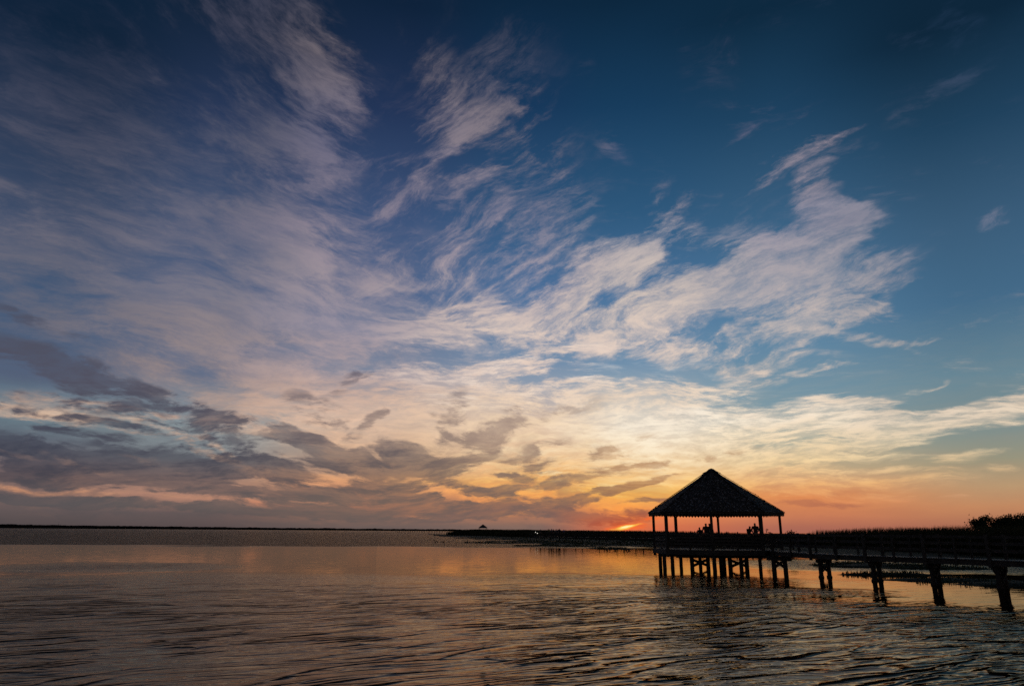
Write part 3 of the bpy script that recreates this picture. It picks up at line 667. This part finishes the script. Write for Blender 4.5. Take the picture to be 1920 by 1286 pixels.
# ------------------------------------------------------------------ boardwalk from the gazebo past the right edge
bw = thing('boardwalk', 'raised plank boardwalk on braced piles running from the gazebo to the right edge', 'boardwalk', bearing(1541, 40.5))
ctr = [gp(64, GR + .02) + GC, bearing(1470, 44.9), bearing(1538, 40.5), bearing(1633, 37.7), bearing(1741, 35.4), bearing(1862, 33.0), bearing(2012, 30.3), bearing(2200, 27.5)]
ctr[0] = Vector((ctr[0].x, ctr[0].y, 0)); ctr = [Vector((q.x, q.y, 0)) for q in ctr]
HW = .8
def side_dir(i):
    a = ctr[max(0, i - 1)]; b2 = ctr[min(len(ctr) - 1, i + 1)]; d = (b2 - a).normalized(); return Vector((d.y, -d.x, 0))
bo = bw.location
bm = bmesh.new()                                    # planks
for i in range(len(ctr) - 1):
    L = (ctr[i + 1] - ctr[i]).length; n_ = int(L / .145)
    for k in range(n_):
        t0, t1 = (k + .04) / n_, (k + .96) / n_
        sA, sB = side_dir(i), side_dir(i + 1)
        c0 = ctr[i].lerp(ctr[i + 1], t0); c1 = ctr[i].lerp(ctr[i + 1], t1); s0 = sA.lerp(sB, t0); s1 = sA.lerp(sB, t1); e = HW + random.uniform(0, .03)
        z_ = DECK + random.uniform(-.003, .004)
        q = [c0 - s0 * e, c0 + s0 * e, c1 + s1 * e, c1 - s1 * e]
        tv = [bm.verts.new(v - bo + Vector((0, 0, z_))) for v in q]; bv = [bm.verts.new(v - bo + Vector((0, 0, z_ - .04))) for v in q]
        bm.faces.new(tv[::-1]); bm.faces.new(bv)
        for j in range(4): bm.faces.new((tv[j], tv[(j + 1) % 4], bv[(j + 1) % 4], bv[j]))
bmesh.ops.recalc_face_normals(bm, faces=bm.faces)
obj('deck', bm, deck_m, bw)
for sg in (-1, 0, 1):
    bm = bmesh.new()
    for i in range(len(ctr) - 1):
        a = ctr[i] + side_dir(i) * sg * (HW - .08) - bo; b2 = ctr[i + 1] + side_dir(i + 1) * sg * (HW - .08) - bo
        bar(bm, a + Vector((0, 0, DECK - .155)), b2 + Vector((0, 0, DECK - .155)), .06, .22)
    obj('stringer', bm, wood, bw)
for i in range(2, len(ctr)):
    d = side_dir(i); c = ctr[i] - bo
    a, b2 = c - d * .27, c + d * .27
    for q in (a, b2): obj('pile', one(pole, (q.x, q.y, -1.6), (q.x, q.y, DECK - .35),   .125, .115, 10, .012, 4), pile_m, bw, smooth=True)
    for q in (a, b2): obj('pile_collar', one(pole, (q.x, q.y, -.02), (q.x, q.y, .1), .16, .14, 10), pile_m, bw, smooth=True)
    nn = Vector((-d.y, d.x, 0)) * .16
    for s_, (u, v) in ((1, (a, b2)), (-1, (b2, a))):
        obj('cross_brace', one(bar, u + nn * s_ + Vector((0, 0, DECK - .46)), v + nn * s_ + Vector((0, 0, .34)), .05, .11), pile_m, bw)
    obj('pile_cap', one(bar, c - d * .44 + Vector((0, 0, DECK - .39)), c + d * .44 + Vector((0, 0, DECK - .39)), .26, .20), pile_m, bw)
for sg in (-1, 1):
    for i in range(1, len(ctr)):
        q = ctr[i] + side_dir(i) * sg * (HW + .02) - bo
        obj('railing_post', one(bar, q + Vector((0, 0, DECK - .35)), q + Vector((0, 0, DECK + 1.12)), .13, .13, side_dir(i)), wood, bw)
        if i > 1:
            qm = (ctr[i] + ctr[i - 1]) / 2 + (side_dir(i) + side_dir(i - 1)).normalized() * sg * (HW + .02) - bo
            obj('railing_post', one(bar, qm + Vector((0, 0, DECK - .3)), qm + Vector((0, 0, DECK + 1.0)), .09, .09, side_dir(i)), wood, bw)
    for z_, hh in ((1.0, .13), (.70, .13), (.38, .13)):
        bm = bmesh.new()
        for i in range(len(ctr) - 1):
            a = ctr[i] + side_dir(i) * sg * (HW - .07) - bo; b2 = ctr[i + 1] + side_dir(i + 1) * sg * (HW - .07) - bo
            bar(bm, a + Vector((0, 0, DECK + z_)), b2 + Vector((0, 0, DECK + z_)), .04, hh)
        obj('rail', bm, wood, bw)

# ------------------------------------------------------------------ second, farther boardwalk along the marsh
fb_pts = [bearing(1000, 166), bearing(1040, 160), bearing(1085, 154), bearing(1130, 148), bearing(1180, 141), bearing(1235, 134), bearing(1300, 126), bearing(1370, 118), bearing(1440, 111), bearing(1500, 106)]
fb = thing('boardwalk', 'low far boardwalk with railings along the reed edge left of the gazebo', 'boardwalk', fb_pts[4])
fo = fb.location; FD = 1.22
dense = []
for a, b2 in zip(fb_pts, fb_pts[1:]):
    n_ = max(1, round((b2 - a).length / 3.0))
    for k in range(n_): dense.append(a.lerp(b2, k / n_))
dense.append(fb_pts[-1])
bm = bmesh.new(); br = bmesh.new(); bf = bmesh.new()
for a, b2 in zip(dense, dense[1:]):
    d = (b2 - a).normalized(); s_ = Vector((d.y, -d.x, 0))
    bar(bm, a - fo + Vector((0, 0, FD - .02)), b2 - fo + Vector((0, 0, FD - .02)), 1.8, .05)
    for sg in (-1, 1):
        bar(bf, a - fo + s_ * sg * .8 + Vector((0, 0, FD - .17)), b2 - fo + s_ * sg * .8 + Vector((0, 0, FD - .17)), .06, .24)
        for z_ in (.35, .68, 1.02): bar(br, a - fo + s_ * sg * .93 + Vector((0, 0, FD + z_)), b2 - fo + s_ * sg * .93 + Vector((0, 0, FD + z_)), .05, .11)
obj('deck', bm, deck_m, fb); obj('stringer', bf, wood, fb); obj('rail', br, wood, fb)
for i, q in enumerate(dense[::2]):
    for sg in (-1, 1):
        j = min(len(dense) - 2, i * 2); d = (dense[j + 1] - dense[j]).normalized(); s_ = Vector((d.y, -d.x, 0)); q2 = q - fo + s_ * sg * .97
        obj('post', one(bar, q2 + Vector((0, 0, -.9)), q2 + Vector((0, 0, FD + 1.1)), .16, .16), pile_m, fb)

# two small white lamps at its far end
lamp_m = bpy.data.materials.new('lamp_glow'); lamp_m.use_nodes = True; LN = NT(lamp_m.node_tree)
e_ = LN.n('ShaderNodeEmission'); e_.inputs[0].default_value = (1, .93, .82, 1); e_.inputs[1].default_value = 1.1
o_ = LN.n('ShaderNodeOutputMaterial'); lamp_m.node_tree.links.new(e_.outputs[0], o_.inputs[0])
for px, zz, lb in ((1004, 997.2, 'higher and left one of two tiny white lights at the far boardwalk'), (1007.6, 999.2, 'lower and right one of two tiny white lights at the far boardwalk')):
    q = bearing(px, 163); z_ = H - (zz - 995.3) / F * 163 * .965
    t = thing('lamp_post', lb, 'lamp', (q.x, q.y, FD), 'small lights at the end of the far boardwalk')
    obj('post', one(pole, (0, 0, 0), (0, 0, z_ - FD - .1), .03, .03, 6), pile_m, t)
    bm = bmesh.new(); bmesh.ops.create_uvsphere(bm, u_segments=10, v_segments=8, radius=.09, matrix=Matrix.Translation((0, 0, z_ - FD)) @ Matrix.Diagonal((1.2, .8, .8, 1)))
    obj('lamp_globe', bm, lamp_m, t, smooth=True)

# ------------------------------------------------------------------ far gazebo and fishing pier
fg = thing('gazebo', 'tiny distant gazebo with a pointed roof rising above the far reeds', 'gazebo', bearing(905.5, 735, .95))
s9 = .92
def fgp(k, r_, z_): a = math.radians(10 + 45 * k); return Vector((math.sin(a) * r_, math.cos(a) * r_, z_))
bm = bmesh.new(); ap = bm.verts.new((0, 0, 8.0)); ringv = [bm.verts.new(fgp(k, 4.9, 4.5)) for k in range(8)]; rl2 = [bm.verts.new(fgp(k, 4.8, 4.2)) for k in range(8)]
for k in range(8): bm.faces.new((ringv[k], ringv[(k + 1) % 8], ap)); bm.faces.new((rl2[k], rl2[(k + 1) % 8], ringv[(k + 1) % 8], ringv[k]))
bm.faces.new(rl2); obj('roof', bm, shingle_m, fg)
bm = bmesh.new(); vs = [bm.verts.new(fgp(k, 4.4, 1.4)) for k in range(8)]; vb = [bm.verts.new(fgp(k, 4.4, 1.0)) for k in range(8)]; bm.faces.new(vs); bm.faces.new(vb)
for k in range(8): bm.faces.new((vs[k], vs[(k + 1) % 8], vb[(k + 1) % 8], vb[k]))
obj('floor', bm, wood, fg)
for k in range(8):
    obj('post', one(bar, fgp(k, 4.2, -1.0), fgp(k, 4.2, 4.4), .3, .3), wood, fg)
    obj('railing', one(bar, fgp(k, 4.2, 2.3), fgp(k + 1, 4.2, 2.3), .08, .2), wood, fg)
fp = thing('pier', 'long low distant pier on many posts reaching out left of the marsh spit', 'pier', bearing(790, 760))
pa, pb = bearing(742, 800) - fp.location, bearing(845, 680) - fp.location
obj('deck', one(bar, pa + Vector((0, 0, 2.0)), pb + Vector((0, 0, 2.0)), 2.6, .45), wood, fp)
obj('rail', one(bar, pa + Vector((0, -1.0, 3.0)), pb + Vector((0, -1.0, 3.0)), .1, .14), wood, fp)
for k in range(24):
    q = pa.lerp(pb, k / 23)
    obj('post', one(bar, q + Vector((0, -1.0, -1.6)), q + Vector((0, -1.0, 3.1)), .32, .32), pile_m, fp)
shl = at(758, 994.2); 
hd = obj('pier_head', one(bar, pa.lerp(pb, .05) + Vector((0, 0, 2.9)), pa.lerp(pb, .42) + Vector((0, 0, 2.9)), 5.0, 1.5), wood, fp)

# ------------------------------------------------------------------ people
def skin_mesh(name, chain_lists, m, parent, sub=1):
    """chain_lists: list of chains; a chain is [(pos, radius), ...]; chains share positions at joints"""
    verts = []; radii = []; edges = []; idx = {}
    def vid(p_, r_):
        key = tuple(round(q, 4) for q in p_)
        if key not in idx: idx[key] = len(verts); verts.append(p_); radii.append(r_)
        return idx[key]
    for ch in chain_lists:
        ids = [vid(p_, r_) for p_, r_ in ch]
        edges += [(a, b2) for a, b2 in zip(ids, ids[1:]) if a != b2]
    me = bpy.data.meshes.new(name); me.from_pydata([tuple(v) for v in verts], edges, []); me.materials.append(m)
    o_ = bpy.data.objects.new(name, me); C.objects.link(o_); o_.parent = parent
    md = o_.modifiers.new('skin', 'SKIN'); md.use_smooth_shade = True
    for i, r_ in enumerate(radii):
        sv = me.skin_vertices[0].data[i]; rr_ = r_ if isinstance(r_, tuple) else (r_, r_); sv.radius = rr_; sv.use_root = (i == 0)
    ms = o_.modifiers.new('sub', 'SUBSURF'); ms.levels = sub; ms.render_levels = sub
    return o_
def V(*a): return Vector(a)
def person(label, loc, face, hgt, shirt, trousers, pose='stand', hair='short', group=None, hatm=None, seed=0):
    rnd = random.Random(seed)
    t = thing('person', label, 'person', loc, group, rz=face)
    k = hgt / 1.75
    lean = {'stand': 0, 'lean': .20, 'hunch': .28, 'arms_on_rail': .12}[pose] + rnd.uniform(-.02, .02)
    # facing local +Y
    pel = V(0, 0, .95) * k; sp1 = V(0, lean * .12, 1.10) * k; sp2 = V(0, lean * .35, 1.27) * k; ch = V(0, lean * .62, 1.40) * k; nb = V(0, lean * .80, 1.49) * k
    nk = V(0, lean * .92 + .005, 1.545) * k; h1 = V(0, lean + .015, 1.61) * k; h2 = V(0, lean + .012, 1.66) * k; h3 = V(0, lean + .005, 1.70) * k
    nose = V(0, lean + .112, 1.635) * k
    body = [[(pel, (.15 * k, .105 * k)), (sp1, (.13 * k, .10 * k)), (sp2, (.145 * k, .10 * k)), (ch, (.15 * k, .105 * k)), (nb, (.105 * k, .07 * k)), (nk, .062 * k), (h1, (.066 * k, .078 * k)), (h2, (.076 * k, .092 * k)), (h3, (.062 * k, .075 * k))]]
    arms = []; sleeves = []; legs = []
    for s_ in (-1, 1):
        sh = ch + V(s_ * .175, 0, .045) * k
        if pose in ('arms_on_rail', 'lean', 'hunch'):
            el = sh + V(s_ * .07, .13, -.26) * k; wr = el + V(-s_ * .05, .23, .03 if pose != 'lean' else -.04) * k; hd_ = wr + V(-s_ * .02, .07, .0) * k; fd = V(0, 1, -.12)
        else:
            el = sh + V(s_ * .075, .0 + rnd.uniform(-.03, .03), -.29) * k; wr = el + V(s_ * .01, .08, -.24) * k; hd_ = wr + V(0, .02, -.07) * k; fd = V(0, .25, -1)
        arms.append([(ch, (.15 * k, .105 * k)), (sh, .056 * k), (el, .042 * k), (wr, .028 * k), (hd_, (.036 * k, .02 * k))])
        sleeves.append([(ch, (.165 * k, .12 * k)), (sh, .070 * k), (sh.lerp(el, .8), .058 * k)])
        fd = fd.normalized()
        for f_ in range(4):
            off = V((f_ - 1.5) * .019, 0, 0) * k; l_ = (.062, .072, .067, .052)[f_] * k
            a = hd_ + off + fd * .03 * k; arms.append([(hd_, (.036 * k, .02 * k)), (a, .0095 * k), (a + fd * l_ * .55 + V(0, 0, -.006), .0085 * k), (a + fd * l_ + V(0, 0, -.018), .007 * k)])
        th = wr.lerp(hd_, .5) + V(-s_ * .03, .02, 0) * k
        arms.append([(hd_, (.036 * k, .02 * k)), (th, .011 * k), (th + (fd * .04 + V(-s_ * .012, 0, 0)) * k, .009 * k)])
        hp = pel + V(s_ * .09, 0, -.06) * k; kn = V(s_ * .105, .02 + rnd.uniform(-.01, .04), .49) * k; an = V(s_ * .11, -.02, .085) * k; toe = V(s_ * .13, .15, .035) * k
        legs.append([(pel, (.15 * k, .105 * k)), (hp, .085 * k), (kn, .056 * k), (an, .038 * k), (toe, (.036 * k, .026 * k))])
    face_bits = [[(h1, (.066 * k, .078 * k)), (nose, .012 * k)]]
    for s_ in (-1, 1): face_bits.append([(h2, (.076 * k, .092 * k)), (h2 + V(s_ * .088, -.004, -.012) * k, .016 * k)])
    skin_mesh('person_body', body + arms + legs + face_bits, skin_m, t, 2)
    skin_mesh('shirt', [[(sp1 - V(0, 0, .12) * k, (.165 * k, .125 * k)), (sp1, (.158 * k, .12 * k)), (sp2, (.162 * k, .12 * k)), (ch, (.185 * k, .13 * k)), (nb - V(0, 0, .015) * k, (.12 * k, .085 * k))]] + sleeves, cloth(shirt), t, 1)
    tl = []
    for lg in legs: tl.append([(pel + V(0, 0, .03) * k, (.162 * k, .118 * k)), (lg[1][0], .100 * k), (lg[2][0], .074 * k), (lg[3][0] + V(0, 0, .03), .060 * k)])
    skin_mesh('trousers', tl, cloth(trousers), t, 1)
    hm = hatm or hair_m
    hc = [[(h2 + V(0, -.022, .012) * k, (.088 * k, .088 * k)), (h3 + V(0, -.012, .018) * k, (.070 * k, .078 * k))]]
    if hair == 'long': hc.append([(h2 + V(0, -.022, .012) * k, (.088 * k, .088 * k)), (nk + V(0, -.055, .01) * k, .065 * k), (nb + V(0, -.09, -.05) * k, .05 * k)])
    skin_mesh('cap' if hatm else 'hair', hc, hm, t, 1)
    bm = bmesh.new()
    for s_ in (-1, 1):
        bmesh.ops.create_uvsphere(bm, u_segments=8, v_segments=6, radius=.011 * k, matrix=Matrix.Translation(h1 + V(s_ * .030, .085, .030) * k))
    obj('eyes', bm, hair_m, t)
    return t
G1 = 'people standing in the gazebo'
view = math.atan2(GC.x, GC.y)
def inside(px, Y): q = bearing(px, Y); return (q.x, q.y, DECK)
person('child at the gazebo rail, left of the group of three', inside(1312.8, 52.6), -view + .5, 1.52, (.05, .05, .07), (.03, .03, .04), 'arms_on_rail', group=G1, seed=1)
person('tall adult in the middle of the group of three in the gazebo', inside(1323.8, 52.2), -view - .1, 1.80, (.06, .06, .07), (.03, .03, .03), 'stand', group=G1, seed=2)
person('adult half hidden by the front gazebo post, right of the group of three', inside(1331.0, 52.4), -view + .2, 1.74, (.04, .04, .05), (.03, .03, .04), 'stand', 'long', G1, seed=3)
person('hunched person leaning forward in the right half of the gazebo', inside(1403.0, 52.0), -view - .5, 1.62, (.05, .05, .06), (.03, .03, .04), 'hunch', group=G1, seed=4)
person('broad tall adult beside the back right gazebo post', inside(1416.8, 51.6), -view + .1, 1.84, (.07, .07, .08), (.03, .03, .03), 'lean', group=G1, seed=5)
person('small child whose head just shows above the gazebo rail', inside(1382.5, 51.2), -view + .3, 1.20, (.08, .07, .07), (.04, .03, .04), 'stand', group=G1, seed=6)
G2 = 'people on the far boardwalk'
fpp = [(1029.3, 1.74, (.22, .22, .04), 'person in a dull yellow top on the far boardwalk', 'short'), (1034.2, 1.70, (.12, .14, .17), 'person in a grey-blue top right of the yellow one on the far boardwalk', 'long'),
       (1037.5, 1.66, (.02, .02, .03), 'person in black between two grey tops on the far boardwalk', 'short'), (1042.6, 1.72, (.24, .24, .25), 'person in a pale grey top in the middle of the far boardwalk', 'short'),
       (1046.4, 1.68, (.02, .02, .02), 'person in dark clothes right of the pale grey top on the far boardwalk', 'short'), (1049.0, 1.80, (.03, .03, .04), 'tallest dark figure on the far boardwalk', 'short'),
       (1057.0, 1.60, (.10, .11, .42), 'person in a bright blue top at the right end of the far boardwalk group', 'short'), (1013.4, 1.62, (.03, .03, .03), 'dark figure standing alone beside the small white lights', 'short')]
for i, (px, hh, cc, lb, hr) in enumerate(fpp):
    q = bearing(px, 161 - (px - 1030) * .12 + random.uniform(-.3, .3))
    person(lb, (q.x, q.y, FD), random.uniform(2.2, 4.0), hh, cc, (.03, .03, .04), 'stand', hr, G2, seed=20 + i)

# ------------------------------------------------------------------ birds on the shallows
def duck(label, px, py, L, rz, group, neck=1.0):
    q = at(px, py); t = thing('duck', label, 'duck', (q.x, q.y, 0.0), group, rz=rz)
    s_ = L / .45
    ch_ = [[(V(-.20, 0, .12) * s_, (.02 * s_, .015 * s_)), (V(-.12, 0, .09) * s_, (.065 * s_, .055 * s_)), (V(0, 0, .08) * s_, (.10 * s_, .085 * s_)), (V(.11, 0, .09) * s_, (.075 * s_, .07 * s_)), (V(.15, 0, .16 * neck) * s_, .035 * s_), (V(.165, 0, .24 * neck) * s_, .034 * s_), (V(.20, 0, .27 * neck) * s_, .040 * s_)]]
    skin_mesh('duck_body', ch_, feather_m, t, 2)
    bm = bmesh.new(); bmesh.ops.create_cone(bm, cap_ends=True, segments=8, radius1=.018 * s_, radius2=.008 * s_, depth=.07 * s_, matrix=Matrix.Translation(V(.255, 0, .262 * neck) * s_) @ Matrix.Rotation(R_(90), 4, 'Y') @ Matrix.Diagonal((.6, 1.3, 1, 1)))
    obj('beak', bm, beak_m, t); return t
DG1 = 'ducks in a row left of the gazebo'
for i, (px, py, L, rz, nk_, lb) in enumerate([(1133.8, 1032.2, .42, 1.5, 1.1, 'first duck from the left in the row beside the gazebo'), (1138.9, 1032.4, .40, 1.7, 1.0, 'second duck from the left in the row beside the gazebo'), (1143.0, 1032.4, .40, 1.4, 1.0, 'third duck from the left in the row beside the gazebo'),
    (1153.5, 1032.0, .52, .1, .85, 'duck seen side on just right of the first three in the row'), (1165.5, 1029.5, .36, 1.6, 1.0, 'duck set farther back than the rest of the row'), (1169.2, 1032.0, .38, 1.5, 1.1, 'upright duck just below the one set back'),
    (1174.2, 1032.8, .36, .6, .8, 'small duck next to the rightmost one in the row'), (1179.5, 1032.0, .55, 3.1, .75, 'rightmost duck of the row, low and side on')]):
    duck(lb, px, py, L, rz, DG1, nk_)
DG2 = 'far ducks off the tip of the marsh spit'
for i, (px, py, L, rz, lb) in enumerate([(797, 1013.0, .42, 1.5, 'leftmost of the far ducks off the spit'), (801.5, 1013.0, .40, 1.6, 'second from left of the far ducks off the spit'), (806, 1013.6, .55, 1.4, 'larger far duck, third from left off the spit'), (814.5, 1013.0, .38, .1, 'far duck alone right of the upper left three'),
    (816.2, 1016.6, .62, .6, 'biggest far duck, left one of the lower group off the spit'), (820.4, 1017.0, .5, 1.5, 'far duck close right of the biggest one'), (826.5, 1016.8, .5, 1.4, 'far duck in the middle of the lower group off the spit'), (831.0, 1016.8, .7, .2, 'side-on far duck at the right of the lower group'),
    (840.8, 1016.0, .38, 1.4, 'tiny last far duck nearest the flats')]):
    duck(lb, px, py, L, rz, DG2, 1.1)
duck('single upright bird on the flats below the far gazebo', 876, 1017.6, .75, 1.2, 'birds on the flats', 1.5)
